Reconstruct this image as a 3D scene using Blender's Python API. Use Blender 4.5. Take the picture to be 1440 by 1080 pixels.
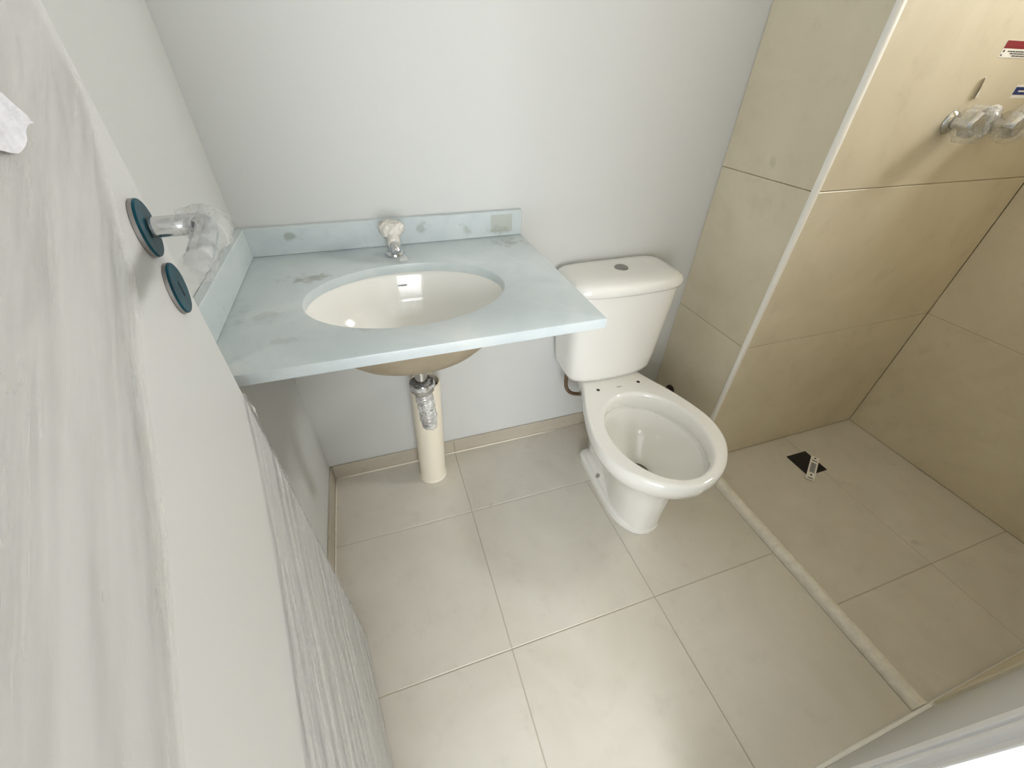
import bpy, bmesh, math, random
from mathutils import Vector, Matrix, noise as mnoise

# ------------------------------------------------------------------ clear
for o in list(bpy.data.objects):
    bpy.data.objects.remove(o, do_unlink=True)
scene = bpy.context.scene
COL = scene.collection
random.seed(7)

# ------------------------------------------------------------------ camera
CAM = Vector((0.3067, -1.1292, 1.2452))
YAW, PITCH, ROLL, FPX = 0.3372, -0.6717, 0.0278, 569.7
fw = Vector((math.sin(YAW) * math.cos(PITCH), math.cos(YAW) * math.cos(PITCH), math.sin(PITCH)))
r0 = Vector((math.cos(YAW), -math.sin(YAW), 0)); u0 = r0.cross(fw)
rt = r0 * math.cos(ROLL) + u0 * math.sin(ROLL)
up = u0 * math.cos(ROLL) - r0 * math.sin(ROLL)
cd = bpy.data.cameras.new('camera'); cam = bpy.data.objects.new('camera', cd); COL.objects.link(cam)
cd.sensor_fit = 'HORIZONTAL'; cd.sensor_width = 36.0; cd.lens = FPX / 1440.0 * 36.0
cd.clip_start = 0.01; cd.clip_end = 60
M4 = Matrix((rt, up, -fw)).transposed().to_4x4(); M4.translation = CAM
cam.matrix_world = M4
scene.camera = cam

# ------------------------------------------------------------------ room dimensions (metres)
X1, DEP, X2 = 1.373, 0.335, 2.2355      # shaft side, shaft depth, shower right wall
YN = -1.19                              # inner face of the wall with the door
H = 2.45
WT = 0.12
WR = 0.24                               # shower's outer wall, thickened so the window reveal cuts grazing light
DX0, DX1, DH = 0.165, 0.745, 2.10       # door opening
HY0, HY1, HX0, HX1 = YN - WT, -4.0, -1.6, 2.4   # room behind the door
WY0, WY1, WZ0, WZ1 = -0.90, -0.46, 1.62, 2.08   # shower window in the right wall

# ------------------------------------------------------------------ world, light, exposure
w = bpy.data.worlds.new('world'); scene.world = w; w.use_nodes = True
bg = w.node_tree.nodes['Background']
bg.inputs[0].default_value = (0.86, 0.93, 1.0, 1); bg.inputs[1].default_value = 3.0

def area_light(name, loc, rot, sx, sy, watts, color):
    l = bpy.data.lights.new(name, 'AREA'); l.shape = 'RECTANGLE'; l.size = sx; l.size_y = sy
    l.energy = watts; l.color = color
    o = bpy.data.objects.new(name, l); COL.objects.link(o); o.location = loc; o.rotation_euler = rot
    return o
# daylight by the shower window; added unseen light in the room behind the door
area_light('daylight_shower_window', (X2 + WR + 0.01, (WY0 + WY1) / 2, (WZ0 + WZ1) / 2), (0, math.radians(90), 0), WZ1 - WZ0, WY1 - WY0, 84, (0.99, 0.99, 0.98))
area_light('added_bedroom_daylight', (-0.35, HY1 - 0.13, 1.25), (math.radians(90), 0, 0), 2.4, 2.0, 315, (0.96, 0.98, 1.0))
scene.view_settings.view_transform = 'Standard'
scene.view_settings.look = 'None'
scene.view_settings.gamma = 1.0
scene.view_settings.use_curve_mapping = False
scene.view_settings.exposure = -1.14
cy = scene.cycles
cy.use_denoising = True
cy.max_bounces = 14; cy.diffuse_bounces = 8; cy.glossy_bounces = 6; cy.transparent_max_bounces = 16
cy.caustics_reflective = False; cy.caustics_refractive = False
cy.sample_clamp_indirect = 6.0

# ------------------------------------------------------------------ materials
def srgb(r, g, b):
    f = lambda c: (c / 255 / 12.92) if c / 255 <= 0.04045 else ((c / 255 + 0.055) / 1.055) ** 2.4
    return (f(r), f(g), f(b), 1.0)

class NT:
    def __init__(s, name):
        s.m = bpy.data.materials.new(name); s.m.use_nodes = True
        s.t = s.m.node_tree; s.t.nodes.clear()
        s.out = s.n('ShaderNodeOutputMaterial'); s.b = s.n('ShaderNodeBsdfPrincipled')
        s.l(s.b.outputs[0], s.out.inputs[0])
    def n(s, typ, **kw):
        x = s.t.nodes.new(typ)
        for k, v in kw.items():
            if hasattr(x, k): setattr(x, k, v)
        return x
    def l(s, a, b): s.t.links.new(a, b)
    def set(s, **kw):
        for k, v in kw.items():
            s.b.inputs[k.replace('_', ' ')].default_value = v
    def pos(s): return s.n('ShaderNodeNewGeometry').outputs['Position']
    def noise(s, vec, scale, detail=3, rough=0.5, dist=0.0):
        x = s.n('ShaderNodeTexNoise'); s.l(vec, x.inputs['Vector'])
        x.inputs['Scale'].default_value = scale; x.inputs['Detail'].default_value = detail
        x.inputs['Roughness'].default_value = rough; x.inputs['Distortion'].default_value = dist
        return x.outputs['Fac']
    def ramp(s, fac, stops):
        x = s.n('ShaderNodeValToRGB'); s.l(fac, x.inputs[0]); e = x.color_ramp.elements
        while len(e) < len(stops): e.new(0.5)
        for i, (p, c) in enumerate(stops): e[i].position = p; e[i].color = c
        return x.outputs[0]
    def mix(s, fac, a, b, blend='MIX'):
        x = s.n('ShaderNodeMix'); x.data_type = 'RGBA'; x.blend_type = blend
        for sock, v in ((x.inputs[0], fac), (x.inputs[6], a), (x.inputs[7], b)):
            if hasattr(v, 'links'): s.l(v, sock)
            else: sock.default_value = v
        return x.outputs[2]
    def math(s, op, a, b=None, clamp=False):
        x = s.n('ShaderNodeMath'); x.operation = op; x.use_clamp = clamp
        for i, v in enumerate((a, b)):
            if v is None: continue
            if hasattr(v, 'links'): s.l(v, x.inputs[i])
            else: x.inputs[i].default_value = v
        return x.outputs[0]
    def maprange(s, v, a, b, c, d):
        x = s.n('ShaderNodeMapRange'); x.interpolation_type = 'SMOOTHSTEP'
        s.l(v, x.inputs[0])
        for i, q in enumerate((a, b, c, d)): x.inputs[i + 1].default_value = q
        return x.outputs[0]
    def scaled(s, vec, sc, loc=(0, 0, 0), rot=(0, 0, 0)):
        x = s.n('ShaderNodeMapping'); s.l(vec, x.inputs[0])
        x.inputs['Location'].default_value = loc; x.inputs['Rotation'].default_value = rot
        x.inputs['Scale'].default_value = sc
        return x.outputs[0]
    def bump(s, h, strength, dist=0.01):
        x = s.n('ShaderNodeBump'); x.inputs['Strength'].default_value = strength
        x.inputs['Distance'].default_value = dist; s.l(h, x.inputs['Height'])
        s.l(x.outputs[0], s.b.inputs['Normal'])
    def color(s, c): s.l(c, s.b.inputs['Base Color'])

def paint(name, col, rough=0.6, bump=0.05, var=0.03):
    t = NT(name); p = t.pos()
    c2 = tuple(max(0, c * (1 - var)) for c in col[:3]) + (1,)
    t.color(t.mix(t.noise(p, 3.0, 4), col, c2)); t.set(Roughness=rough)
    t.bump(t.noise(p, 180, 3), bump, 0.004)
    return t.m

def tile_mat(name, ca, cb, rough=0.4):
    t = NT(name); p = t.pos()
    n1 = t.noise(p, 3.2, 5, 0.6, 0.6); n2 = t.noise(p, 14, 4, 0.65)
    c = t.ramp(n1, [(0.32, ca), (0.68, cb)])
    dark = tuple(x * 0.86 for x in cb[:3]) + (1,)
    c = t.mix(t.maprange(n2, 0.52, 0.75, 0, 0.35), c, dark)
    # few little scuffs
    n3 = t.noise(t.scaled(p, (1, 1, 1), (3.3, 1.7, 0)), 9, 2, 0.4)
    c = t.mix(t.maprange(n3, 0.74, 0.80, 0, 0.35), c, tuple(x * 0.6 for x in cb[:3]) + (1,))
    t.color(c); t.set(Roughness=rough)
    t.bump(t.noise(p, 60, 4), 0.04, 0.003)
    return t.m

MAT = {}
MAT['wall'] = paint('white_wall_paint', srgb(201, 202, 200), 0.55)
MAT['ceil'] = paint('white_ceiling_paint', srgb(226, 226, 225), 0.7)
MAT['hall'] = paint('hall_wall_paint', srgb(224, 224, 222), 0.7)
MAT['hallfloor'] = paint('hall_floor_screed', srgb(190, 187, 182), 0.6)
MAT['door'] = paint('white_door_lacquer', srgb(208, 208, 207), 0.4, 0.015, 0.02)
MAT['floor_tile'] = tile_mat('beige_floor_tile', srgb(214, 210, 200), srgb(204, 199, 187))
MAT['wall_tile'] = tile_mat('beige_wall_tile', srgb(219, 210, 188), srgb(207, 197, 173), 0.38)
MAT['base_tile'] = tile_mat('beige_baseboard_tile', srgb(184, 176, 162), srgb(173, 164, 149), 0.45)
MAT['grout'] = paint('grey_beige_grout', srgb(186, 178, 163), 0.9, 0.2, 0.1)
MAT['wgrout'] = paint('wall_grout', srgb(200, 190, 165), 0.9, 0.2, 0.1)
MAT['caulk'] = paint('white_sealant', srgb(232, 226, 212), 0.5, 0.1)
MAT['trim'] = paint('white_corner_profile', srgb(246, 244, 238), 0.4, 0.02)
MAT['casing'] = paint('white_door_casing', srgb(238, 238, 240), 0.35, 0.02)
MAT['pvc'] = paint('cream_pvc', srgb(234, 226, 208), 0.38, 0.02, 0.03)
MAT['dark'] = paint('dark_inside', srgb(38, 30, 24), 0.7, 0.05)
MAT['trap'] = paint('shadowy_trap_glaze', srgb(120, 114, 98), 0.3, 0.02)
MAT['alu'] = paint('grey_window_aluminium', srgb(150, 150, 150), 0.4)

t = NT('white_glazed_ceramic'); t.set(Base_Color=srgb(232, 231, 226), Roughness=0.12, Coat_Weight=0.5, Coat_Roughness=0.05); MAT['ceramic'] = t.m
t = NT('raw_ceramic_underside'); p = t.pos()
t.color(t.ramp(t.noise(p, 12, 4), [(0.3, srgb(166, 154, 132)), (0.7, srgb(142, 130, 108))])); t.set(Roughness=0.6); MAT['raw_ceramic'] = t.m
t = NT('chrome'); t.set(Base_Color=(0.66, 0.67, 0.68, 1), Metallic=1.0, Roughness=0.1); MAT['chrome'] = t.m
t = NT('brushed_steel'); t.set(Base_Color=(0.55, 0.53, 0.5, 1), Metallic=1.0, Roughness=0.35); MAT['steel'] = t.m
t = NT('dark_steel_rim'); t.set(Base_Color=(0.35, 0.33, 0.32, 1), Metallic=1.0, Roughness=0.32); MAT['rim_steel'] = t.m
t = NT('blue_protective_film'); p = t.pos()
t.color(t.ramp(t.noise(p, 60, 2), [(0.3, srgb(2, 40, 52)), (0.7, srgb(6, 72, 86))])); t.set(Roughness=0.3, Specular_IOR_Level=0.15); MAT['blue_film'] = t.m
t = NT('braided_hose'); p = t.pos()
t.color(t.ramp(t.noise(p, 300, 2), [(0.3, srgb(84, 66, 50)), (0.7, srgb(130, 108, 86))])); t.set(Roughness=0.4, Metallic=0.4); MAT['hose'] = t.m
t = NT('black_plastic_grate'); t.set(Base_Color=srgb(14, 14, 20), Roughness=0.3); MAT['black'] = t.m
t = NT('dark_brown_rubber'); t.set(Base_Color=srgb(50, 40, 32), Roughness=0.6); MAT['rubber'] = t.m
t = NT('white_paper'); t.set(Base_Color=srgb(238, 236, 230), Roughness=0.7); MAT['paper'] = t.m
t = NT('black_ink'); t.set(Base_Color=srgb(28, 28, 32), Roughness=0.6); MAT['ink'] = t.m
t = NT('grey_ink'); t.set(Base_Color=srgb(165, 167, 170), Roughness=0.6); MAT['greyink'] = t.m
t = NT('red_ink'); t.set(Base_Color=srgb(130, 12, 30), Roughness=0.5); MAT['red'] = t.m
t = NT('blue_ink'); t.set(Base_Color=srgb(22, 44, 110), Roughness=0.5); MAT['blue'] = t.m
t = NT('masking_paper_wrap'); p = t.pos()
t.color(t.ramp(t.noise(p, 70, 4), [(0.3, srgb(226, 222, 214)), (0.7, srgb(196, 192, 184))])); t.set(Roughness=0.5)
t.bump(t.noise(p, 120, 3), 0.6, 0.004); MAT['wrap_paper'] = t.m

t = NT('white_torn_film'); p = t.pos()
t.color(t.ramp(t.noise(p, 90, 3), [(0.3, srgb(236, 236, 242)), (0.7, srgb(214, 214, 222))])); t.set(Roughness=0.35); t.bump(t.noise(t.scaled(p, (1, 1, 5)), 80, 3), 0.4, 0.003); MAT['flap'] = t.m

def film_mat(name, base_fac, gain, scale_vec, sc, tint, rough=0.16, bump=0.5, bdist=0.004, rot=(0, 0, 0)):
    t = NT(name); p = t.scaled(t.scaled(t.pos(), (1, 1, 1), rot=rot), scale_vec)
    n = t.noise(p, sc, 4, 0.6)
    t.set(Base_Color=tint, Roughness=rough, Specular_IOR_Level=0.8)
    t.bump(n, bump, bdist)
    tr = t.n('ShaderNodeBsdfTransparent'); tr.inputs[0].default_value = (0.97, 0.97, 0.97, 1)
    mx = t.n('ShaderNodeMixShader')
    fac = t.maprange(t.noise(p, sc * 0.6, 4, 0.6), 0.35, 0.75, base_fac, base_fac + gain)
    t.l(fac, mx.inputs[0]); t.l(tr.outputs[0], mx.inputs[1]); t.l(t.b.outputs[0], mx.inputs[2])
    t.l(mx.outputs[0], t.out.inputs[0])
    return t.m
MAT['film_knob'] = film_mat('crumpled_clear_plastic', 0.03, 0.42, (1, 1, 1), 45, srgb(236, 238, 238), 0.14, 1.0, 0.01)
MAT['film_silver'] = film_mat('silvery_wrinkled_plastic', 0.25, 0.7, (1, 1, 1), 60, srgb(225, 225, 222), 0.15, 1.0, 0.008)

# stretch film on the door: wrinkles follow the wrapping direction
MAT['film_lower'] = film_mat('door_stretch_film_lower', 0.10, 0.55, (6, 0.7, 14), 6, srgb(222, 222, 223), 0.13, 0.45, 0.006, rot=(math.radians(-23.5), 0, 0))
MAT['film_upper'] = film_mat('door_stretch_film_upper', 0.08, 0.62, (6, 0.5, 9), 5, srgb(206, 205, 202), 0.16, 0.26, 0.006, rot=(math.radians(-27), 0, 0))

# blue-grey marble with stains at fixed places on the stone
t = NT('blue_grey_marble'); p = t.pos()
n1 = t.noise(p, 5, 5, 0.6, 1.2); n2 = t.noise(p, 22, 4, 0.6, 0.4)
c = t.ramp(n1, [(0.28, srgb(184, 194, 197)), (0.55, srgb(195, 203, 204)), (0.78, srgb(207, 212, 211))])
c = t.mix(t.maprange(n2, 0.55, 0.8, 0, 0.4), c, srgb(174, 184, 187))
STAINS = [((0.155, -0.178, 0.8575), (0.045, 0.022, 0.02), 0.75), ((0.665, -0.075, 0.8575), (0.045, 0.028, 0.02), 0.65),
          ((0.075, -0.345, 0.8575), (0.032, 0.022, 0.02), 0.28), ((0.13, -0.44, 0.8575), (0.028, 0.012, 0.02), 0.25),
          ((0.04, -0.33, 0.8575), (0.02, 0.04, 0.02), 0.22), ((0.26, -0.435, 0.8575), (0.03, 0.012, 0.02), 0.3),
          ((0.115, -0.018, 0.902), (0.010, 0.02, 0.010), 0.7), ((0.14, -0.018, 0.892), (0.008, 0.02, 0.008), 0.6),
          ((0.43, -0.018, 0.895), (0.016, 0.02, 0.018), 0.55), ((0.55, -0.018, 0.885), (0.014, 0.02, 0.014), 0.5),
          ((0.64, -0.018, 0.872), (0.03, 0.02, 0.012), 0.6)]
nw = t.n('ShaderNodeTexNoise'); t.l(p, nw.inputs['Vector']); nw.inputs['Scale'].default_value = 45; nw.inputs['Detail'].default_value = 5
for cen, sc, st in STAINS:
    mp = t.scaled(p, tuple(1 / s for s in sc), tuple(-q / s for q, s in zip(cen, sc)))
    ln = t.n('ShaderNodeVectorMath'); ln.operation = 'LENGTH'; t.l(mp, ln.inputs[0])
    d = t.math('ADD', ln.outputs['Value'], t.math('MULTIPLY', t.math('SUBTRACT', nw.outputs['Fac'], 0.5), 4.2))
    c = t.mix(t.maprange(d, 0.1, 1.25, st * 0.9, 0.0), c, srgb(138, 140, 130))
# square patch of dried glue at the end of the backsplash
mp = t.scaled(p, (1 / 0.032, 1 / 0.05, 1 / 0.024), (-0.652 / 0.032, 0.018 / 0.05, -0.893 / 0.024))
sx = t.n('ShaderNodeSeparateXYZ'); t.l(mp, sx.inputs[0])
d = t.math('MAXIMUM', t.math('ABSOLUTE', sx.outputs[0]), t.math('ABSOLUTE', sx.outputs[2]))
d = t.math('MAXIMUM', d, t.math('ABSOLUTE', sx.outputs[1]))
c = t.mix(t.maprange(d, 0.93, 1.0, 0.5, 0.0), c, srgb(160, 160, 144))
t.color(c); t.set(Roughness=0.32); t.bump(n2, 0.03, 0.002); MAT['marble'] = t.m

t = NT('pale_granite_curb'); p = t.pos()
c = t.ramp(t.noise(p, 35, 5, 0.65), [(0.3, srgb(218, 213, 199)), (0.7, srgb(238, 234, 222))])
c = t.mix(t.maprange(t.noise(p, 120, 3), 0.58, 0.8, 0, 0.25), c, srgb(160, 153, 134))
t.color(c); t.set(Roughness=0.35); MAT['curb'] = t.m

# ------------------------------------------------------------------ mesh helpers
def tag(o, label=None, cat=None, group=None, kind=None):
    if label: o['label'] = label
    if cat: o['category'] = cat
    if group: o['group'] = group
    if kind: o['kind'] = kind
    return o

def worg(o):
    v = Vector(o.location)
    while o.parent: o = o.parent; v += Vector(o.location)
    return v

def obj(name, bm, mat, parent=None, origin=None, smooth=False, autos=None):
    """bm holds world coordinates; the object's origin goes to `origin` (or its parent's origin)"""
    if parent is not None: off = worg(parent)
    else: off = Vector(origin) if origin is not None else Vector((0, 0, 0))
    for v in bm.verts: v.co -= off
    bmesh.ops.recalc_face_normals(bm, faces=bm.faces[:])
    me = bpy.data.meshes.new(name); bm.to_mesh(me); bm.free()
    mats = mat if isinstance(mat, (list, tuple)) else [mat]
    for q in mats: me.materials.append(MAT[q])
    if smooth: 
        for f in me.polygons: f.use_smooth = True
        if autos is not None: me.set_sharp_from_angle(angle=math.radians(autos))
    o = bpy.data.objects.new(name, me); COL.objects.link(o)
    if parent is not None: o.parent = parent
    else: o.location = off
    return o

def empty(name, loc):
    o = bpy.data.objects.new(name, None); COL.objects.link(o); o.location = loc; o.empty_display_size = 0.05
    return o

def box(bm, x0, x1, y0, y1, z0, z1, bevel=0.0, seg=1):
    r = bmesh.ops.create_cube(bm, size=1.0)
    vs = r['verts']
    for v in vs:
        v.co = Vector(((x0 + x1) / 2 + v.co.x * (x1 - x0), (y0 + y1) / 2 + v.co.y * (y1 - y0), (z0 + z1) / 2 + v.co.z * (z1 - z0)))
    if bevel > 0:
        es = list({e for v in vs for e in v.link_edges})
        bmesh.ops.bevel(bm, geom=es, offset=bevel, segments=seg, profile=0.5, affect='EDGES')
    return bm

def boxbm(*a, **k): return box(bmesh.new(), *a, **k)

def loft(bm, rings, cap0=False, cap1=False, closed=True, mat=0):
    """rings: list of lists of Vectors with equal counts"""
    vr = [[bm.verts.new(q) for q in r] for r in rings]
    n = len(vr[0]); m = n if closed else n - 1
    for a, b in zip(vr, vr[1:]):
        for i in range(m):
            j = (i + 1) % n
            f = bm.faces.new((a[i], a[j], b[j], b[i])); f.material_index = mat
    if cap0: bm.faces.new(list(reversed(vr[0]))).material_index = mat
    if cap1: bm.faces.new(vr[-1]).material_index = mat
    return vr

def frame_of(axis):
    axis = Vector(axis).normalized()
    a = Vector((0, 0, 1)) if abs(axis.z) < 0.9 else Vector((1, 0, 0))
    e1 = axis.cross(a).normalized(); e2 = axis.cross(e1).normalized()
    return axis, e1, e2

def lathe(bm, base, axis, prof, n=32, mat=0, cap0=True, cap1=True):
    """prof: list of (radius, distance along axis)"""
    ax, e1, e2 = frame_of(axis); base = Vector(base); rings = []
    for r, h in prof:
        rings.append([base + ax * h + (e1 * math.cos(2 * math.pi * i / n) + e2 * math.sin(2 * math.pi * i / n)) * r for i in range(n)])
    return loft(bm, rings, cap0, cap1, mat=mat)

def catmull(pts, per=8):
    P = [Vector(q) for q in pts]; P = [P[0] * 2 - P[1]] + P + [P[-1] * 2 - P[-2]]; out = []
    for i in range(1, len(P) - 2):
        a, b, c, d = P[i - 1:i + 3]
        for k in range(per):
            t = k / per
            out.append(0.5 * ((2 * b) + (c - a) * t + (2 * a - 5 * b + 4 * c - d) * t * t + (3 * b - a - 3 * c + d) * t ** 3))
    out.append(P[-2]); return out

def tube(bm, pts, r, n=14, per=8, mat=0, smooth_path=True):
    path = catmull(pts, per) if smooth_path else [Vector(q) for q in pts]
    rr = r if callable(r) else (lambda s: r)
    rings = []; prev = None
    for i, q in enumerate(path):
        tan = (path[min(i + 1, len(path) - 1)] - path[max(i - 1, 0)]).normalized()
        if prev is None: _, e1, _ = frame_of(tan)
        else: e1 = (prev - tan * prev.dot(tan)).normalized()
        prev = e1; e2 = tan.cross(e1)
        R = rr(i / (len(path) - 1))
        rings.append([q + (e1 * math.cos(2 * math.pi * k / n) + e2 * math.sin(2 * math.pi * k / n)) * R for k in range(n)])
    return loft(bm, rings, True, True, mat=mat)

def crumple(bm, verts, amp, freq, seed=0.0):
    for v in verts:
        q = v.co * freq + Vector((seed, seed * 1.7, -seed))
        v.co += mnoise.noise_vector(q) * amp + mnoise.noise_vector(q * 2.7) * amp * 0.5

def superring(cx, cy, hx, hy, z, n=64, e=4.0):
    out = []
    for i in range(n):
        a = 2 * math.pi * i / n; c, s = math.cos(a), math.sin(a)
        out.append(Vector((cx + hx * math.copysign(abs(c) ** (2 / e), c), cy + hy * math.copysign(abs(s) ** (2 / e), s), z)))
    return out

def tiles(parent, name, mat, cells, bevel=0.0014):
    """cells: list of (x0,x1,y0,y1,z0,z1); alike pieces share mesh data"""
    cache = {}; org = worg(parent)
    for x0, x1, y0, y1, z0, z1 in cells:
        key = tuple(round(q, 4) for q in (x1 - x0, y1 - y0, z1 - z0))
        cen = Vector(((x0 + x1) / 2, (y0 + y1) / 2, (z0 + z1) / 2))
        if key not in cache:
            bm = boxbm(-key[0] / 2, key[0] / 2, -key[1] / 2, key[1] / 2, -key[2] / 2, key[2] / 2, bevel=bevel)
            me = bpy.data.meshes.new(name); bm.to_mesh(me); bm.free(); me.materials.append(MAT[mat]); cache[key] = me
        o = bpy.data.objects.new(name, cache[key]); COL.objects.link(o); o.parent = parent; o.location = cen - org

G = 0.0010      # half a joint
GW = 0.0007     # half a wall joint
TT = 0.008      # tile thickness

# ------------------------------------------------------------------ floor
fl = obj('floor', boxbm(0, X1 + 0.02, YN - WT, 0, -0.08, -0.0012), 'grout', origin=(0.7, -0.6, -0.08))
tag(fl, 'beige square-tiled bathroom floor under the toilet and vanity', 'floor', kind='structure')
xs = [0.0, 0.4626, 0.9126, X1 - 0.004]; ys = [0.0, -0.2961, -0.7461, YN]
tiles(fl, 'floor_tile', 'floor_tile', [(xs[i] + G, xs[i + 1] - G, ys[j + 1] + G, ys[j] - G, -TT, 0.0) for i in range(3) for j in range(3) if not (j == 0 and i)] + [(xs[1] + G, xs[3] - G, ys[1] + G, ys[0] - G, -TT, 0.0)])
sf = obj('floor_shower', boxbm(X1 + 0.02, X2 + WT, YN - WT, 0, -0.09, -0.0112), 'grout', origin=(1.8, -0.8, -0.09))
tag(sf, 'beige tiled shower floor around the black drain', 'floor', kind='structure')
xs = [1.40, 1.848, X2]; ys = [-DEP, -0.932, YN]
tiles(sf, 'floor_tile', 'floor_tile', [(xs[i] + G, xs[i + 1] - G, ys[j + 1] + G, ys[j] - G, -0.018, -0.010) for i in range(2) for j in range(2)])

# ------------------------------------------------------------------ walls
def wall(name, bm, mat, label): return tag(obj(name, bm, mat), label, 'wall', kind='structure')
wall('wall_back', boxbm(-WT, X2 + WT, 0, WT, -0.08, H), 'wall', 'white painted wall behind the marble vanity and toilet tank')
wall('wall_left', boxbm(-WT, 0, YN - WT, 0, -0.08, H), 'wall', 'white painted side wall behind the open door')
ws = wall('wall_shaft', boxbm(X1 + TT, X2 + WT, -DEP + TT, 0, -0.08, H), 'wgrout', 'beige tiled shaft wall carrying the shower valves')
zs = [-0.01, 0.539, 1.006, 1.473, 1.94, H]
cells = []
for a, b in zip(zs, zs[1:]):
    cells.append((X1, X1 + TT + 0.004, -DEP + 0.008, -0.001, max(a, 0) + GW, b - GW))
    cells.append((X1 + 0.010, X2 - 0.001, -DEP, -DEP + TT + 0.004, a + GW, b - GW))
tiles(ws, 'wall_tile', 'wall_tile', cells)
bm = bmesh.new()
box(bm, X2 + TT, X2 + WR, YN - WT, WY0, -0.08, H); box(bm, X2 + TT, X2 + WR, WY1, -DEP, -0.08, H)
box(bm, X2 + TT, X2 + WR, WY0, WY1, -0.08, WZ0); box(bm, X2 + TT, X2 + WR, WY0, WY1, WZ1, H)
wr = wall('wall_right', bm, 'wgrout', 'beige tiled end wall of the shower with the high window')
cells = []
for a, b in zip(zs, zs[1:]):
    if b <= WZ0: cells.append((X2, X2 + TT + 0.004, YN, -DEP - 0.001, a + 0.0004, b - 0.0004))
zt = [1.473, WZ0, 1.94, WZ1, H]
for a, b in zip(zt, zt[1:]):
    if a >= WZ0 and b <= WZ1:
        cells.append((X2, X2 + TT + 0.004, YN, WY0 - 0.001, a + 0.0004, b - 0.0004)); cells.append((X2, X2 + TT + 0.004, WY1 + 0.001, -DEP - 0.001, a + 0.0004, b - 0.0004))
    else: cells.append((X2, X2 + TT + 0.004, YN, -DEP - 0.001, a + 0.0004, b - 0.0004))
tiles(wr, 'wall_tile', 'wall_tile', cells, bevel=0.0006)
bm = bmesh.new()
box(bm, 0, DX0, YN - WT, YN, 0, H); box(bm, DX1, X1 + 0.03, YN - WT, YN, 0, H); box(bm, DX0, DX1, YN - WT, YN, DH, H)
wf = wall('wall_front', bm, 'wall', 'white painted wall around the doorway')
bm = boxbm(X1 + 0.03, X2 + TT, YN - WT, YN - 0.002, -0.08, H)
wq = wall('wall_front_shower', bm, 'wgrout', 'beige tiled shower wall beside the doorway')
tiles(wq, 'wall_tile', 'wall_tile', [(X1 + 0.004, X2 - 0.001, YN - 0.004, YN + 0.007, max(a, 0.067) + G, b - G) for a, b in zip(zs, zs[1:])])
tag(obj('ceiling', boxbm(-WT, X2 + WT, YN - WT, WT, H, H + 0.1), 'ceil'), 'plain white bathroom ceiling', 'ceiling', kind='structure')

# the room behind the doorway (never in frame, lights the bathroom and shows in reflections)
hb = bmesh.new()
box(hb, HX0 - 0.1, -WT, HY0, HY0 + 0.1, -0.01, H); box(hb, X2 + WT, HX1 + 0.1, HY0, HY0 + 0.1, -0.01, H)
box(hb, HX0 - 0.1, HX0, HY1, HY0, -0.01, H); box(hb, HX1, HX1 + 0.1, HY1, HY0, -0.01, H)
box(hb, HX0 - 0.1, -1.55, HY1 - 0.1, HY1, -0.01, H); box(hb, 0.85, HX1 + 0.1, HY1 - 0.1, HY1, -0.01, H)
box(hb, -1.55, 0.85, HY1 - 0.1, HY1, -0.01, 0.25); box(hb, -1.55, 0.85, HY1 - 0.1, HY1, 2.25, H)
wall('wall_bedroom', hb, 'hall', 'plain walls of the room outside the bathroom door')
tag(obj('floor_bedroom', boxbm(HX0 - 0.1, HX1 + 0.1, HY1 - 0.1, HY0, -0.08, -0.01), 'hallfloor'), 'plain floor of the room outside the bathroom door', 'floor', kind='structure')
tag(obj('ceiling_bedroom', boxbm(HX0 - 0.1, HX1 + 0.1, HY1 - 0.1, HY0, H, H + 0.1), 'ceil'), 'plain ceiling of the room outside the bathroom door', 'ceiling', kind='structure')

# window frame in the shower wall
bm = bmesh.new(); fx0, fx1 = X2 + 0.05, X2 + 0.09; q = 0.03
box(bm, fx0, fx1, WY0, WY1, WZ0, WZ0 + q); box(bm, fx0, fx1, WY0, WY1, WZ1 - q, WZ1)
box(bm, fx0, fx1, WY0, WY0 + q, WZ0 + q, WZ1 - q); box(bm, fx0, fx1, WY1 - q, WY1, WZ0 + q, WZ1 - q)
tag(obj('window_1', bm, 'alu', origin=(X2, (WY0 + WY1) / 2, WZ0)), 'small aluminium window frame high in the shower wall', 'window', kind='structure')

# ------------------------------------------------------------------ baseboards, trims, curb
bb = tag(obj('baseboard_back', boxbm(0.0, X1, -0.0015, 0.0, 0, 0.066), 'grout'), 'beige tile baseboard along the white wall under the vanity', 'baseboard', kind='structure')
tiles(bb, 'baseboard_tile', 'base_tile', [(0.0085, 0.4626 - G, -0.006, 0, 0.001, 0.067), (0.4626 + G, X1 - 0.002, -0.006, 0, 0.001, 0.067)])
bm = bmesh.new(); tube(bm, [(0.01, -0.008, 0.001), (0.3, -0.008, 0.001), (0.305, -0.008, 0.0005)], 0.0028, 8, 4)
obj('sealant_bead', bm, 'caulk', bb, smooth=True)
bm = bmesh.new(); tube(bm, [(0.42, -0.008, 0.001), (0.6, -0.008, 0.001), (0.9, -0.008, 0.0005)], 0.0024, 8, 4)
obj('sealant_bead', bm, 'caulk', bb, smooth=True)
bl = tag(obj('baseboard_left', boxbm(0, 0.0015, YN, -0.007, 0, 0.066), 'grout'), 'beige tile baseboard at the foot of the side wall', 'baseboard', kind='structure')
tiles(bl, 'baseboard_tile', 'base_tile', [(0, 0.007, -0.296 + G, -0.007, 0.001, 0.067), (0, 0.007, -0.746 + G, -0.296 - G, 0.001, 0.067), (0, 0.007, YN, -0.746 - G, 0.001, 0.067)])
bm = bmesh.new(); tube(bm, [(0.009, -0.012, 0.001), (0.009, -0.3, 0.001), (0.009, -0.7, 0.0005)], 0.0022, 8, 4)
obj('sealant_bead', bm, 'caulk', bl, smooth=True)
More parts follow.
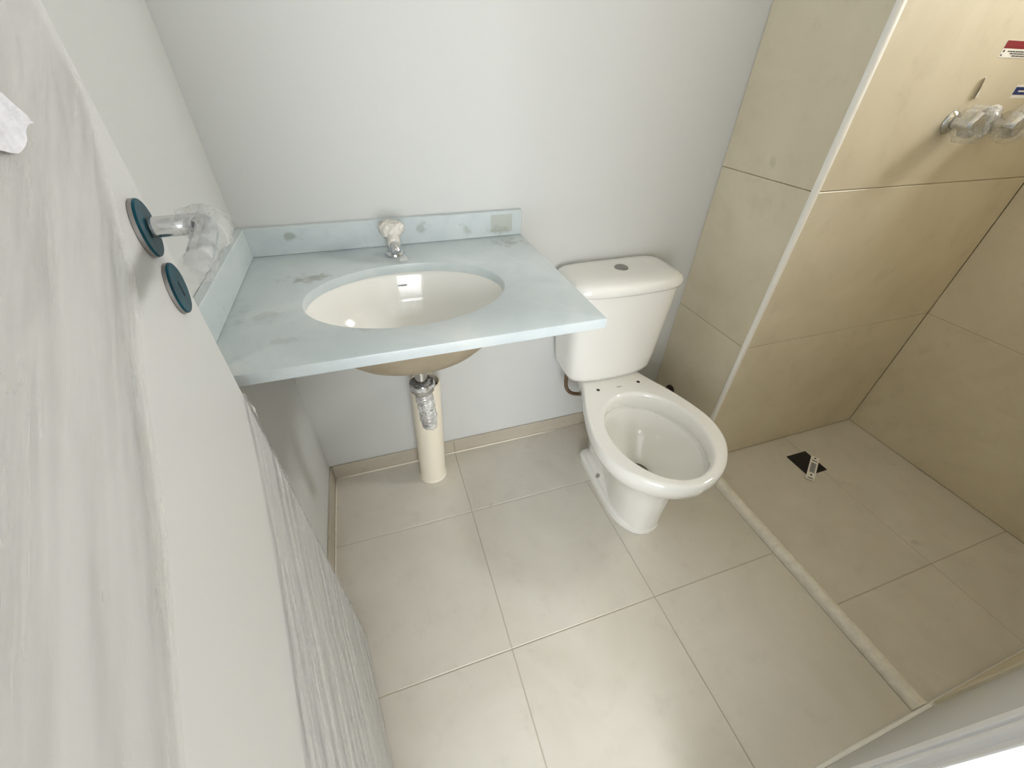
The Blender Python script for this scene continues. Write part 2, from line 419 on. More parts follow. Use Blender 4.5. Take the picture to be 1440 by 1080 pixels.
bf = tag(obj('baseboard_front', boxbm(DX1 + 0.07, X1, YN, YN + 0.0015, 0, 0.066), 'grout'), 'tile baseboard beside the door casing, lightened in colour', 'baseboard', kind='structure')
tiles(bf, 'baseboard_tile', 'trim', [(DX1 + 0.07, 0.9126 - G, YN, YN + 0.007, 0.001, 0.067), (0.9126 + G, X1 - 0.002, YN, YN + 0.007, 0.001, 0.067), (X1 + 0.0005, X2 - 0.001, YN - 0.004, YN + 0.007, 0.0, 0.067)])  # near-white tile colour stands in for light this wall does not get
# white metal profile on the shaft's outer corner
bm = boxbm(X1 - 0.003, X1 + 0.013, -DEP - 0.003, -DEP + 0.012, 0.0, H, bevel=0.0045, seg=3)
tag(obj('trim_1', bm, 'trim', origin=(X1, -DEP, 0), smooth=True, autos=50), 'white corner profile on the edge of the tiled shaft', 'trim', kind='structure')
# curb: low stone strip with a rounded top
prof = [(0.0, -0.02), (0.0, 0.008), (0.004, 0.016), (0.011, 0.022), (0.020, 0.0245), (0.029, 0.0245), (0.035, 0.022), (0.038, 0.017), (0.038, -0.02)]
bm = bmesh.new(); rings = []
for k in range(13):
    y = -DEP - 0.004 + (YN + 0.008 + DEP + 0.004) * k / 12
    rings.append([Vector((X1 - 0.003 + a, y, z)) for a, z in prof])
loft(bm, rings, True, True)
tag(obj('shower_curb', bm, 'curb', origin=(X1 + 0.016, -0.76, 0), smooth=True, autos=40), 'low rounded pale stone curb between bathroom floor and shower', 'curb', kind='structure')

# door casing and jambs
bm = bmesh.new()
CX0, CX1 = DX1 - 0.005, DX1 + 0.058
for (a, b, th) in ((CX0, CX0 + 0.026, 0.008), (CX0 + 0.026, CX0 + 0.029, 0.005), (CX0 + 0.029, CX1, 0.011)):
    box(bm, a, b, YN - 0.001, YN + th, 0, DH + 0.06, bevel=0.0012)
casing = tag(obj('trim_2', bm, 'casing', origin=(DX1, YN, 0)), 'white grooved door casing on the wall next to the baseboard', 'trim', kind='structure')
bm = boxbm(DX1 - 0.03, DX1, YN - WT - 0.005, YN + 0.002, 0, DH, bevel=0.001)
obj('jamb', bm, 'casing', casing)
bm = boxbm(DX0 - 0.05, DX1 + 0.058, YN - WT, YN + 0.008, DH, DH + 0.06, bevel=0.001)
obj('head_casing', bm, 'casing', casing)

# ------------------------------------------------------------------ door (hinged on the near wall, swung open along the left wall)
DA = Vector((0.090, -0.592, 0)); DB = Vector((0.178, -1.184, 0))
dS = (DB - DA).normalized(); dN = Vector((-dS.y, dS.x, 0)); DL = (DB - DA).length
def DP(s, z, n=0.0): return DA + dS * s + Vector((0, 0, z)) + dN * n
bm = bmesh.new(); th = 0.035
box(bm, 0, DL, -th, 0, 0.008, DH - 0.02, bevel=0.0015)
for v in bm.verts: v.co = DP(v.co.x, v.co.z, v.co.y)
door = tag(obj('door_1', bm, 'door', origin=DP(DL, 0)), 'white flush door standing open, partly wrapped in plastic film', 'door', kind='structure')

def interp(tab, s):
    if s <= tab[0][0]: return tab[0][1] + (s - tab[0][0]) * (tab[1][1] - tab[0][1]) / (tab[1][0] - tab[0][0])
    for (a, b), (c, d) in zip(tab, tab[1:]):
        if s <= c: return b + (d - b) * (s - a) / (c - a)
    return tab[-1][1] + (s - tab[-1][0]) * (d - b) / (c - a)
L2 = [(0.0, 0.872), (0.086, 0.815), (0.2, 0.765), (0.312, 0.726), (0.404, 0.704)]
L1 = [(0.0, 1.235), (0.05, 1.185), (0.115, 1.128), (0.145, 1.097), (0.224, 1.060), (0.269, 1.033), (0.334, 0.995), (0.443, 0.947)]
rnd = random.Random(3)
WAV = [(rnd.uniform(60, 420), rnd.uniform(0, 6.28), rnd.uniform(0.3, 1.0), rnd.uniform(-1.5, 1.5)) for _ in range(16)]
def wrinkle(u, s):
    v = 0
    for f, ph, a, sk in WAV: v += a * math.sin(f * (u + 0.02 * sk * s + 0.004 * math.sin(9 * s + ph)) + ph) / (f / 120)
    return v / 9
def film(name, mat, lo, hi, s0, s1, ns, nz, amp, off, wrap=True):
    bm = bmesh.new(); rings = []
    for i in range(ns + 1):
        s = s0 + (s1 - s0) * i / ns
        sc = max(s, 0.0); zl, zh = lo(sc), hi(sc)
        row = []
        for k in range(nz + 1):
            z = zl + (zh - zl) * k / nz
            u = z - hi(sc) if name == 'lower_stretch_film' else z - lo(sc)
            d = off + amp * (1 + wrinkle(u, sc))
            if s >= 0: row.append(DP(s, z, d))
            else: row.append(DP(-d * 0.8, z, s))      # folded round the free edge
        rings.append(row)
    loft(bm, rings, closed=False)
    return obj(name, bm, mat, door, smooth=True)
film('lower_stretch_film', 'film_lower', lambda s: 0.012, lambda s: interp(L2, s), -0.034, DL - 0.01, 50, 260, 0.0022, 0.0012)
film('upper_stretch_film', 'film_upper', lambda s: interp(L1, s), lambda s: 2.05, 0.02, DL - 0.01, 50, 260, 0.0018, 0.0012)
# ragged bits of film sticking out past the free edge
for zz, ln, dz in ((0.82, 0.012, 0.05), (0.28, 0.012, 0.02), (0.16, 0.014, 0.03), (0.66, 0.008, 0.05)):
    bm = bmesh.new()
    pts = [DP(0.0, zz, 0.003), DP(-0.003, zz + dz, 0.002), DP(-ln, zz + dz * 0.6, 0.0), DP(-ln * 0.6, zz + dz * 0.2, 0.004)]
    vs = [bm.verts.new(q) for q in pts]; bm.faces.new(vs)
    bmesh.ops.subdivide_edges(bm, edges=bm.edges[:], cuts=3, use_grid_fill=True)
    crumple(bm, bm.verts, 0.003, 60, zz)
    obj('film_shred', bm, 'film_silver', door, smooth=True)
# torn white flap of film high on the door
bm = bmesh.new(); rings = []
for i in range(25):
    a = i / 24; s = 0.164 + 0.15 * a; row = []
    for k in range(13):
        b = k / 12
        z0 = 1.209 - 0.006 * min(1, a * 6) + 0.003 * math.sin(17 * a) - 0.004 * a; z1 = 1.214 + 0.060 * a ** 0.7
        z = z0 + (z1 - z0) * b
        row.append(DP(s, z, 0.0028 + 0.004 * abs(mnoise.noise(Vector((s * 40, z * 90, 2)))) + 0.002 * (1 - b)))
    rings.append(row)
loft(bm, rings, closed=False)
obj('torn_film_flap', bm, 'flap', door, smooth=True)

# lever handle on its rose, protective film on the rose faces
HS, HZ = 0.050, 1.112
hb_, hn = DP(HS, HZ), dN
bm = bmesh.new(); lathe(bm, hb_, hn, [(0.0262, 0.0), (0.0268, 0.0006), (0.0268, 0.0040), (0.0260, 0.0048)], 40)
lever = obj('lever_handle', bm, 'rim_steel', door, smooth=True, autos=40)
bm = bmesh.new(); lathe(bm, hb_, hn, [(0.0268, 0.0040), (0.0264, 0.0056), (0.0255, 0.0062), (0.010, 0.0063)], 40)
obj('protective_film', bm, 'blue_film', lever, smooth=True, autos=30)
bm = bmesh.new()
p1 = DP(HS, HZ, 0.008); p2 = DP(HS, HZ, 0.040)
tube(bm, [p1, DP(HS, HZ, 0.025), p2, DP(HS + 0.006, HZ, 0.050), DP(HS + 0.022, HZ, 0.054), DP(HS + 0.06, HZ - 0.001, 0.054), DP(HS + 0.105, HZ - 0.002, 0.053)], 0.0098, 20)
obj('lever', bm, 'chrome', lever, smooth=True, autos=40)
bm = bmesh.new()
r = tube(bm, [DP(HS - 0.004, HZ + 0.002, 0.030), DP(HS - 0.004, HZ, 0.044), DP(HS + 0.012, HZ, 0.058), DP(HS + 0.05, HZ, 0.058), DP(HS + 0.09, HZ - 0.002, 0.056), DP(HS + 0.122, HZ - 0.004, 0.053)],
         lambda s: 0.0125 + 0.006 * math.sin(min(1, s * 1.5) * math.pi), 22, 8)
crumple(bm, bm.verts, 0.0040, 60, 4.0)
obj('plastic_wrap', bm, 'film_knob', lever, smooth=True)
KZ = HZ - 0.062
bm = bmesh.new(); lathe(bm, DP(HS, KZ), hn, [(0.0258, 0.0), (0.0264, 0.0006), (0.0264, 0.0036), (0.0256, 0.0044)], 40)
kro = obj('key_escutcheon', bm, 'rim_steel', door, smooth=True, autos=40)
bm = bmesh.new(); lathe(bm, DP(HS, KZ), hn, [(0.0264, 0.0036), (0.0260, 0.0051), (0.0250, 0.0057), (0.004, 0.0058)], 40)
obj('protective_film', bm, 'blue_film', kro, smooth=True, autos=30)
bm = bmesh.new(); box(bm, -0.0022, 0.0022, 0.0055, 0.0061, -0.009, 0.007)
for v in bm.verts: v.co = DP(HS + v.co.x, KZ + v.co.z, v.co.y)
obj('keyhole', bm, 'ink', kro)

# ------------------------------------------------------------------ vanity top
CXR, CYF, CZ, CT = 0.7115, -0.527, 0.8575, 0.021
SCX, SCY, SA, SB = 0.357, -0.301, 0.2095, 0.149
def rect_hit(a, x0, x1, y0, y1):
    dx, dy = math.cos(a), math.sin(a); t = 1e9
    if dx > 1e-9: t = min(t, (x1 - SCX) / dx)
    if dx < -1e-9: t = min(t, (x0 - SCX) / dx)
    if dy > 1e-9: t = min(t, (y1 - SCY) / dy)
    if dy < -1e-9: t = min(t, (y0 - SCY) / dy)
    return SCX + dx * t, SCY + dy * t
x0, x1, y0, y1 = 0.0005, CXR, CYF, -0.0005
angs = [2 * math.pi * i / 120 for i in range(120)] + [math.atan2(b - SCY, a - SCX) % (2 * math.pi) for a in (x0, x1) for b in (y0, y1)]
angs = sorted(set(round(a, 6) for a in angs))
def outer(z, ins):
    return [Vector((*rect_hit(a, x0 + ins, x1 - ins, y0 + ins, y1 - ins), z)) for a in angs]
def inner(z, grow):
    out = []
    for a in angs:
        # same polar angle on the ellipse
        c, s = math.cos(a), math.sin(a); A, B = SA + grow, SB + grow
        r = A * B / math.sqrt((B * c) ** 2 + (A * s) ** 2)
        out.append(Vector((SCX + c * r, SCY + s * r, z)))
    return out
bm = bmesh.new(); b = 0.0025
rings = [inner(CZ - CT, 0), inner(CZ - b, 0), inner(CZ - b * 0.3, b * 0.3), inner(CZ, b), outer(CZ, b), outer(CZ - b * 0.3, b * 0.3), outer(CZ - b, 0), outer(CZ - CT, 0)]
rings.append(inner(CZ - CT, 0))
vr = loft(bm, rings); bmesh.ops.remove_doubles(bm, verts=bm.verts[:], dist=1e-6)
top = tag(obj('vanity_top', bm, 'marble', origin=(SCX, 0, CZ - CT), smooth=True, autos=25), 'blue-grey marble vanity top with an oval basin cutout and splash boards', 'vanity top')
bm = boxbm(0.0005, CXR, -0.0185, -0.0005, CZ, CZ + 0.067, bevel=0.0015); obj('backsplash', bm, 'marble', top)
bm = boxbm(0.0005, 0.0195, CYF + 0.004, -0.0187, CZ, CZ + 0.067, bevel=0.0015); obj('side_splash', bm, 'marble', top)

# ------------------------------------------------------------------ undermount basin
def ell(z, k, n=72, add=0.0, sh=0.0):
    return [Vector((SCX + (SA * k + add) * math.cos(2 * math.pi * i / n), SCY + sh + (SB * k + add) * math.sin(2 * math.pi * i / n), z)) for i in range(n)]
ZB = CZ - CT - 0.0004
bm = bmesh.new()
prof_in = [(1.0, 0.0), (0.985, 0.012), (0.955, 0.032), (0.90, 0.060), (0.82, 0.086), (0.70, 0.108), (0.55, 0.124), (0.38, 0.133), (0.2, 0.138), (0.10, 0.140)]
rings = [ell(ZB, 1.0, add=0.022), ell(ZB, 1.0, add=0.004)] + [ell(ZB - d - 0.001, k, add=0.004 * max(0, 1 - d * 30)) for k, d in prof_in]
vr = loft(bm, rings, cap1=True, mat=0)
prof_out = [(1.0, 0.0, 0.022), (1.0, 0.012, 0.022), (1.0, 0.016, 0.014), (0.97, 0.036, 0.010), (0.91, 0.066, 0.010), (0.82, 0.094, 0.010), (0.68, 0.120, 0.010), (0.50, 0.139, 0.010), (0.32, 0.150, 0.010), (0.13, 0.155, 0.01)]
rings = [ell(ZB - d, k, add=ad) for k, d, ad in prof_out]
loft(bm, rings, cap1=True, mat=1); bmesh.ops.remove_doubles(bm, verts=bm.verts[:], dist=1e-6)
basin = tag(obj('wash_basin', bm, ['ceramic', 'raw_ceramic'], origin=(SCX, SCY, ZB - 0.155), smooth=True, autos=50), 'oval white ceramic basin set under the marble top', 'basin')
bm = bmesh.new(); lathe(bm, (SCX, SCY, ZB - 0.142), (0, 0, 1), [(0.030, 0), (0.032, 0.003), (0.028, 0.005), (0.012, 0.002)], 36)
obj('drain_ring', bm, 'chrome', basin, smooth=True, autos=40)
bm = boxbm(-0.011, 0.011, -0.0006, 0.0006, -0.0024, 0.0024)
for v in bm.verts: v.co += Vector((0.353, SCY + SB * 0.962, ZB - 0.030))
obj('printed_mark', bm, 'greyink', basin)
# waste pipe: chrome tail in a cup nut, corrugated hose wrapped in plastic
bm = bmesh.new(); lathe(bm, (SCX - 0.001, SCY, ZB - 0.153), (0, 0, -1), [(0.022, 0), (0.022, 0.008), (0.0155, 0.010), (0.0155, 0.106)], 28)
tail = obj('waste_tail', bm, 'chrome', basin, smooth=True, autos=40)
bm = bmesh.new(); zt_ = 0.610
lathe(bm, (SCX - 0.001, SCY, zt_), (0, 0, -1), [(0.0235, 0.02), (0.0245, 0.0), (0.0295, -0.001), (0.0305, 0.004), (0.0305, 0.022), (0.024, 0.030), (0.022, 0.034)], 30, cap0=False, cap1=False)
for v in bm.verts:
    a = math.atan2(v.co.y - SCY, v.co.x - SCX); v.co += Vector((math.cos(a), math.sin(a), 0)) * 0.0009 * math.sin(8 * a)
obj('slip_nut', bm, 'chrome', tail, smooth=True, autos=40)
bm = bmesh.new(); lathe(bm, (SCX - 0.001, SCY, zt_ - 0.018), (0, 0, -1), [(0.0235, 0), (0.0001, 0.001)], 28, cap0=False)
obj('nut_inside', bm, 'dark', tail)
bm = bmesh.new(); rings = []
tube(bm, [(SCX - 0.001, SCY, zt_ - 0.028), (SCX, SCY, zt_ - 0.06), (SCX + 0.003, SCY - 0.001, zt_ - 0.10), (SCX + 0.004, SCY - 0.002, zt_ - 0.148)],
     lambda s: 0.0205 + 0.0012 * math.sin(s * 70) - 0.004 * max(0, s - 0.9) * 10 * 0.5, 26, 16)
obj('corrugated_hose', bm, 'steel', tail, smooth=True)
bm = bmesh.new()
tube(bm, [(SCX - 0.001, SCY, zt_ - 0.002), (SCX - 0.001, SCY, zt_ - 0.022), (SCX, SCY, zt_ - 0.055), (SCX + 0.003, SCY - 0.001, zt_ - 0.10), (SCX + 0.004, SCY - 0.002, zt_ - 0.152)],
     lambda s: (0.0325 - 0.010 * min(1, max(0, (s - 0.1) / 0.2))) - 0.003 * max(0, s - 0.9) * 10, 26, 10)
crumple(bm, bm.verts, 0.0028, 70, 9.0)
obj('plastic_wrap', bm, 'film_silver', tail, smooth=True)

# ------------------------------------------------------------------ faucet
FX, FY = 0.350, -0.083
bm = bmesh.new(); lathe(bm, (FX, FY, CZ), (0, 0, 1), [(0.0225, 0), (0.0235, 0.002), (0.0225, 0.006), (0.017, 0.009), (0.0155, 0.014), (0.0155, 0.042), (0.0165, 0.050), (0.0165, 0.053)], 32)
fau = tag(obj('faucet', bm, 'chrome', origin=(FX, FY, CZ), smooth=True, autos=40), 'small chrome push faucet with its head wrapped in pale paper', 'faucet')
bm = bmesh.new(); tube(bm, [(FX, FY, CZ + 0.040), (FX, FY - 0.022, CZ + 0.043), (FX + 0.001, FY - 0.045, CZ + 0.036), (FX + 0.002, FY - 0.055, CZ + 0.024)], lambda s: 0.0125 - 0.001 * s, 22)
obj('spout', bm, 'chrome', fau, smooth=True, autos=40)
bm = bmesh.new(); lathe(bm, (FX, FY, CZ + 0.053), (0, 0, 1), [(0.0165, 0), (0.021, 0.004), (0.022, 0.016), (0.0205, 0.022), (0.012, 0.025)], 32)
obj('push_button', bm, 'chrome', fau, smooth=True, autos=40)
bm = bmesh.new()
lathe(bm, (FX, FY, CZ + 0.040), (0, 0, 1), [(0.0175, 0), (0.020, 0.009), (0.0265, 0.014), (0.0290, 0.020), (0.0295, 0.029), (0.027, 0.036), (0.017, 0.0395), (0.004, 0.040)], 36)
bmesh.ops.subdivide_edges(bm, edges=bm.edges[:], cuts=1, use_grid_fill=True)
crumple(bm, bm.verts, 0.0040, 100, 2.0)
obj('paper_wrap', bm, 'wrap_paper', fau, smooth=True)
bm = bmesh.new(); tube(bm, [(FX, FY - 0.008, CZ + 0.046), (FX + 0.0005, FY - 0.024, CZ + 0.046), (FX + 0.001, FY - 0.042, CZ + 0.039)], 0.0145, 22, 6)
crumple(bm, bm.verts, 0.0018, 80, 5.0)
obj('paper_wrap', bm, 'wrap_paper', fau, smooth=True)
bm = bmesh.new(); vs = []
rings = [[Vector((FX + 0.012 + 0.016 * a * b_, FY - 0.03 - 0.03 * a + 0.004 * b_, CZ + 0.028 * (1 - a) ** 1.5 + 0.0025)) for b_ in (-0.4, 0.0, 0.5, 1.0)] for a in [i / 10 for i in range(11)]]
loft(bm, rings, closed=False); crumple(bm, bm.verts, 0.0012, 90, 1.0)
obj('film_scrap', bm, 'film_silver', fau, smooth=True)

# ------------------------------------------------------------------ vertical PVC pipe under the basin
bm = bmesh.new(); PR = 0.0475; base = Vector((0.362, -0.084, 0.0)); ptop = Vector((0.379, -0.083, 0.446))
lathe(bm, base, ptop - base, [(PR, 0.0), (PR, 0.30), (PR, 0.446), (PR - 0.0035, 0.4465), (PR - 0.0035, 0.20), (PR - 0.0035, 0.004)], 48, cap0=True, cap1=True)
pv = tag(obj('drain_pipe', bm, 'pvc', origin=base, smooth=True, autos=40), 'upright cream plastic drain pipe rising from the floor below the vanity', 'pipe')
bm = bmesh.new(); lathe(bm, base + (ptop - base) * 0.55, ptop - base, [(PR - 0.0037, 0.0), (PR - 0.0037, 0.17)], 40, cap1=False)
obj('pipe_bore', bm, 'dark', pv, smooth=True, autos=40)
bm = bmesh.new(); rings = []
for r_, z in ((PR + 0.004, 0.0004), (PR + 0.0022, 0.003), (PR, 0.006)):
    rings.append([base + Vector((math.cos(a) * (r_ + 0.0015 * mnoise.noise(Vector((3 * math.cos(a), 3 * math.sin(a), 1)))), math.sin(a) * r_, z)) for a in [2 * math.pi * i / 48 for i in range(48)]])
loft(bm, rings); obj('sealant_ring', bm, 'caulk', pv, smooth=True)

# ------------------------------------------------------------------ toilet
TX = 1.013; NA = 112
def polar(ctrl, cy, z):
    """ctrl: (y, half width) from the back centre to the front centre"""
    half = catmull([(a[1], a[0], 0) for a in ctrl], 10)
    pol = [((math.atan2(q.x, q.y - cy)) , math.hypot(q.x, q.y - cy)) for q in half]   # angle 0 = back, pi = front
    pol.sort()
    out = []
    for i in range(NA):
        a = 2 * math.pi * i / NA; b = a if a <= math.pi else 2 * math.pi - a
        for (a0, r0_), (a1, r1_) in zip(pol, pol[1:]):
            if a0 <= b <= a1 or (a1, r1_) == pol[-1]:
                tt = 0 if a1 - a0 < 1e-9 else min(1, max(0, (b - a0) / (a1 - a0))); r = r0_ + (r1_ - r0_) * tt; break
        s = math.sin(a)
        out.append(Vector((TX + r * math.sin(a), cy + r * math.cos(a), z)))
    return out
RIM = [(-0.105, 0.0), (-0.105, 0.06), (-0.107, 0.097), (-0.118, 0.104), (-0.16, 0.112), (-0.227, 0.136), (-0.29, 0.163), (-0.385, 0.192), (-0.465, 0.200), (-0.545, 0.177), (-0.61, 0.124), (-0.648, 0.06), (-0.661, 0.0)]
def grow(ctrl, d, df=None): return [(y + (d if y > -0.2 else -(d if df is None else df) if y > -10 and y < -0.55 else 0), max(0, h + d) if h > 0 else 0) for y, h in ctrl]
CYB = -0.40; ZR = 0.382
def lvl(tab, z): return polar(tab, CYB, z)
def mixc(f, a=RIM):  # shrink towards the pedestal
    return a
P1 = [(-0.112, 0.0), (-0.112, 0.06), (-0.114, 0.092), (-0.125, 0.098), (-0.165, 0.106), (-0.227, 0.128), (-0.29, 0.152), (-0.385, 0.180), (-0.465, 0.187), (-0.545, 0.165), (-0.605, 0.114), (-0.638, 0.055), (-0.649, 0.0)]
P2 = [(-0.125, 0.0), (-0.125, 0.05), (-0.128, 0.080), (-0.14, 0.086), (-0.175, 0.092), (-0.227, 0.104), (-0.29, 0.122), (-0.385, 0.150), (-0.465, 0.160), (-0.535, 0.145), (-0.585, 0.100), (-0.612, 0.05), (-0.620, 0.0)]
P3 = [(-0.15, 0.0), (-0.15, 0.03), (-0.152, 0.050), (-0.16, 0.058), (-0.19, 0.066), (-0.24, 0.074), (-0.30, 0.086), (-0.385, 0.108), (-0.455, 0.116), (-0.51, 0.106), (-0.552, 0.075), (-0.573, 0.04), (-0.580, 0.0)]
P4 = [(-0.16, 0.0), (-0.16, 0.02), (-0.162, 0.035), (-0.17, 0.042), (-0.20, 0.048), (-0.25, 0.052), (-0.31, 0.058), (-0.375, 0.072), (-0.44, 0.085), (-0.495, 0.081), (-0.535, 0.060), (-0.556, 0.032), (-0.563, 0.0)]
P5 = [(-0.165, 0.0), (-0.165, 0.02), (-0.167, 0.035), (-0.175, 0.042), (-0.20, 0.046), (-0.25, 0.048), (-0.31, 0.054), (-0.365, 0.064), (-0.43, 0.079), (-0.485, 0.077), (-0.53, 0.058), (-0.552, 0.032), (-0.559, 0.0)]
def inn(z, hx, hy, cy_):
    out = []
    for i in range(NA):
        a = 2 * math.pi * i / NA
        # superellipse reached along the same polar angle around its own centre
        out.append(Vector((TX + hx * math.sin(a), cy_ + hy * math.cos(a), z)))
    return out
bm = bmesh.new()
rings = [lvl(P5, 0.001), lvl(P5, 0.03), lvl(P5, 0.10), lvl(P4, 0.16), lvl(P4, 0.19), lvl(P3, 0.245), lvl(P2, 0.290), lvl(P1, 0.318), lvl(grow(RIM, -0.004), 0.338), lvl(grow(RIM, 0.0005), 0.355), lvl(RIM, ZR - 0.008), lvl(grow(RIM, -0.003), ZR - 0.002), lvl(grow(RIM, -0.007), ZR), lvl(grow(RIM, -0.012), ZR)]
IC = -0.447
rings += [inn(ZR, 0.157, 0.193, IC), inn(ZR, 0.152, 0.188, IC), inn(ZR - 0.003, 0.147, 0.183, IC), inn(ZR - 0.012, 0.144, 0.180, IC), inn(ZR - 0.052, 0.147, 0.183, IC), inn(ZR - 0.058, 0.150, 0.186, IC), inn(ZR - 0.062, 0.151, 0.187, IC),
          inn(ZR - 0.063, 0.138, 0.172, IC), inn(ZR - 0.080, 0.132, 0.164, IC), inn(0.270, 0.118, 0.146, IC + 0.003), inn(0.240, 0.098, 0.120, IC + 0.010), inn(0.212, 0.074, 0.088, IC + 0.018), inn(0.184, 0.050, 0.058, IC + 0.018), inn(0.168, 0.038, 0.043, IC + 0.016)]
loft(bm, rings, cap0=True, mat=0)
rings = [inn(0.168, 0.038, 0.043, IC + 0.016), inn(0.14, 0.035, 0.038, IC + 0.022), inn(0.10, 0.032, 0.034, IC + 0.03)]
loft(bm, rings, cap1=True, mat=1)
# foot plate with raised rounded edge, merged visually with the pedestal
FOOT = [(-0.165, 0.0), (-0.165, 0.04), (-0.168, 0.066), (-0.185, 0.078), (-0.25, 0.083), (-0.33, 0.088), (-0.42, 0.091), (-0.485, 0.084), (-0.53, 0.060), (-0.553, 0.033), (-0.560, 0.0)]
def shrink(tab, d): return [(y - d if y > -0.2 else (y + d if y < -0.5 else y), max(0, h - d) if h > 0 else 0) for y, h in tab]
rings = [lvl(FOOT, 0.0004), lvl(FOOT, 0.020), lvl(shrink(FOOT, 0.002), 0.027), lvl(shrink(FOOT, 0.007), 0.031), lvl(shrink(FOOT, 0.014), 0.031), lvl(shrink(FOOT, 0.024), 0.036), lvl(shrink(FOOT, 0.031), 0.055), lvl(shrink(FOOT, 0.038), 0.09)]
loft(bm, rings, cap0=True, cap1=True)
bmesh.ops.remove_doubles(bm, verts=bm.verts[:], dist=1e-6)
toi = empty('toilet', (TX, -0.35, 0)); tag(toi, 'white ceramic two-piece toilet without a seat, tank against the wall', 'toilet')
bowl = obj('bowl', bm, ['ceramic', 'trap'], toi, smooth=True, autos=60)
# seat bolt holes and a printed mark on the rear deck
for sx_ in (-1, 1):
    bm = bmesh.new(); lathe(bm, (TX + sx_ * 0.078, -0.220, ZR - 0.002), (0, 0, 1), [(0.0062, 0), (0.0062, 0.0025)], 20)
    obj('seat_bolt_hole', bm, 'dark', bowl)
obj('printed_mark', boxbm(TX - 0.009, TX + 0.009, -0.227, -0.222, ZR - 0.001, ZR + 0.0004), 'greyink', bowl)
for sx_ in (-1, 1):
    bm = bmesh.new(); c0 = (TX + sx_ * 0.066, -0.312, 0.030)
    lathe(bm, c0, (0, 0, 1), [(0.0095, 0), (0.0095, 0.002), (0.0065, 0.0025), (0.0065, 0.009), (0.003, 0.011)], 18)
    obj('floor_bolt', bm, 'steel', toi, smooth=True, autos=40)

# tank
def tring(z, hw, yb, yf, bow, e=6.0, n=80):
    r = superring(TX, (yb + yf) / 2, hw, (yb - yf) / 2, z, n, e)
    for q in r:
        t_ = max(0, -(q.y - (yb + yf) / 2) / ((yb - yf) / 2))
        q.y -= bow * t_ * (1 - ((q.x - TX) / hw) ** 2)
    return r
bm = bmesh.new()
rings = [tring(0.3825, 0.120, -0.045, -0.150, 0.010), tring(0.384, 0.140, -0.03, -0.162, 0.012), tring(0.392, 0.154, -0.014, -0.170, 0.013), tring(0.41, 0.161, -0.008, -0.175, 0.014), tring(0.46, 0.166, -0.006, -0.178, 0.015),
         tring(0.60, 0.176, -0.006, -0.184, 0.016), tring(0.712, 0.183, -0.006, -0.188, 0.016), tring(0.714, 0.178, -0.010, -0.184, 0.016)]
loft(bm, rings, True, True)
tank = obj('tank', bm, 'ceramic', toi, smooth=True, autos=40)
bm = bmesh.new()
rings = [tring(0.7145, 0.180, -0.008, -0.186, 0.016), tring(0.7150, 0.188, -0.004, -0.193, 0.017), tring(0.722, 0.191, -0.003, -0.196, 0.018), tring(0.735, 0.190, -0.003, -0.195, 0.018), tring(0.744, 0.184, -0.006, -0.190, 0.018),
         tring(0.751, 0.172, -0.014, -0.180, 0.017), tring(0.7555, 0.150, -0.030, -0.165, 0.014), tring(0.757, 0.11, -0.05, -0.145, 0.01)]
loft(bm, rings, True, True)
lid = obj('tank_lid', bm, 'ceramic', toi, smooth=True, autos=60)
bm = bmesh.new(); lathe(bm, (TX, -0.100, 0.756), (0, 0, 1), [(0.0215, 0), (0.0215, 0.003), (0.019, 0.0045), (0.0175, 0.004)], 36)
btn = obj('flush_button', bm, 'rim_steel', lid, smooth=True, autos=40)
# hose to the tank
bm = bmesh.new(); tube(bm, [(0.882, -0.085, 0.390), (0.882, -0.085, 0.345), (0.888, -0.085, 0.300), (0.912, -0.086, 0.268), (0.955, -0.088, 0.254), (1.01, -0.09, 0.245), (1.10, -0.09, 0.23), (1.25, -0.096, 0.195), (1.335, -0.098, 0.184)], 0.0072, 14)
obj('supply_hose', bm, 'hose', toi, smooth=True)['label'] = 'thin brown braided supply hose'
bm = bmesh.new(); lathe(bm, (X1, -0.098, 0.184), (-1, 0, 0), [(0.022, 0.0), (0.022, 0.006), (0.013, 0.010), (0.013, 0.036)], 28)
tag(obj('pipe_stub', bm, 'rubber', origin=(X1, -0.098, 0.184), smooth=True, autos=40), 'short dark pipe stub on the tiled shaft behind the toilet', 'pipe stub')

# ------------------------------------------------------------------ floor drain
ZF = -0.010
bm = bmesh.new(); gx0, gx1, gy0, gy1 = 1.765, 1.865, -0.531, -0.427
box(bm, gx0, gx1, gy0, gy1, ZF, ZF + 0.004, bevel=0.001)
dr = tag(obj('floor_drain', bm, 'black', origin=((gx0 + gx1) / 2, (gy0 + gy1) / 2, ZF)), 'square black floor drain cover with a white label across it', 'drain')
for i in range(4):
    for j in range(3):
        cx_, cy__ = gx0 + 0.018 + 0.02 * i, gy1 - 0.020 - 0.03 * j
        obj('drain_slot', boxbm(cx_ - 0.0045, cx_ + 0.0045, cy__ - 0.009, cy__ + 0.009, ZF + 0.0035, ZF + 0.0043), 'ink', dr)
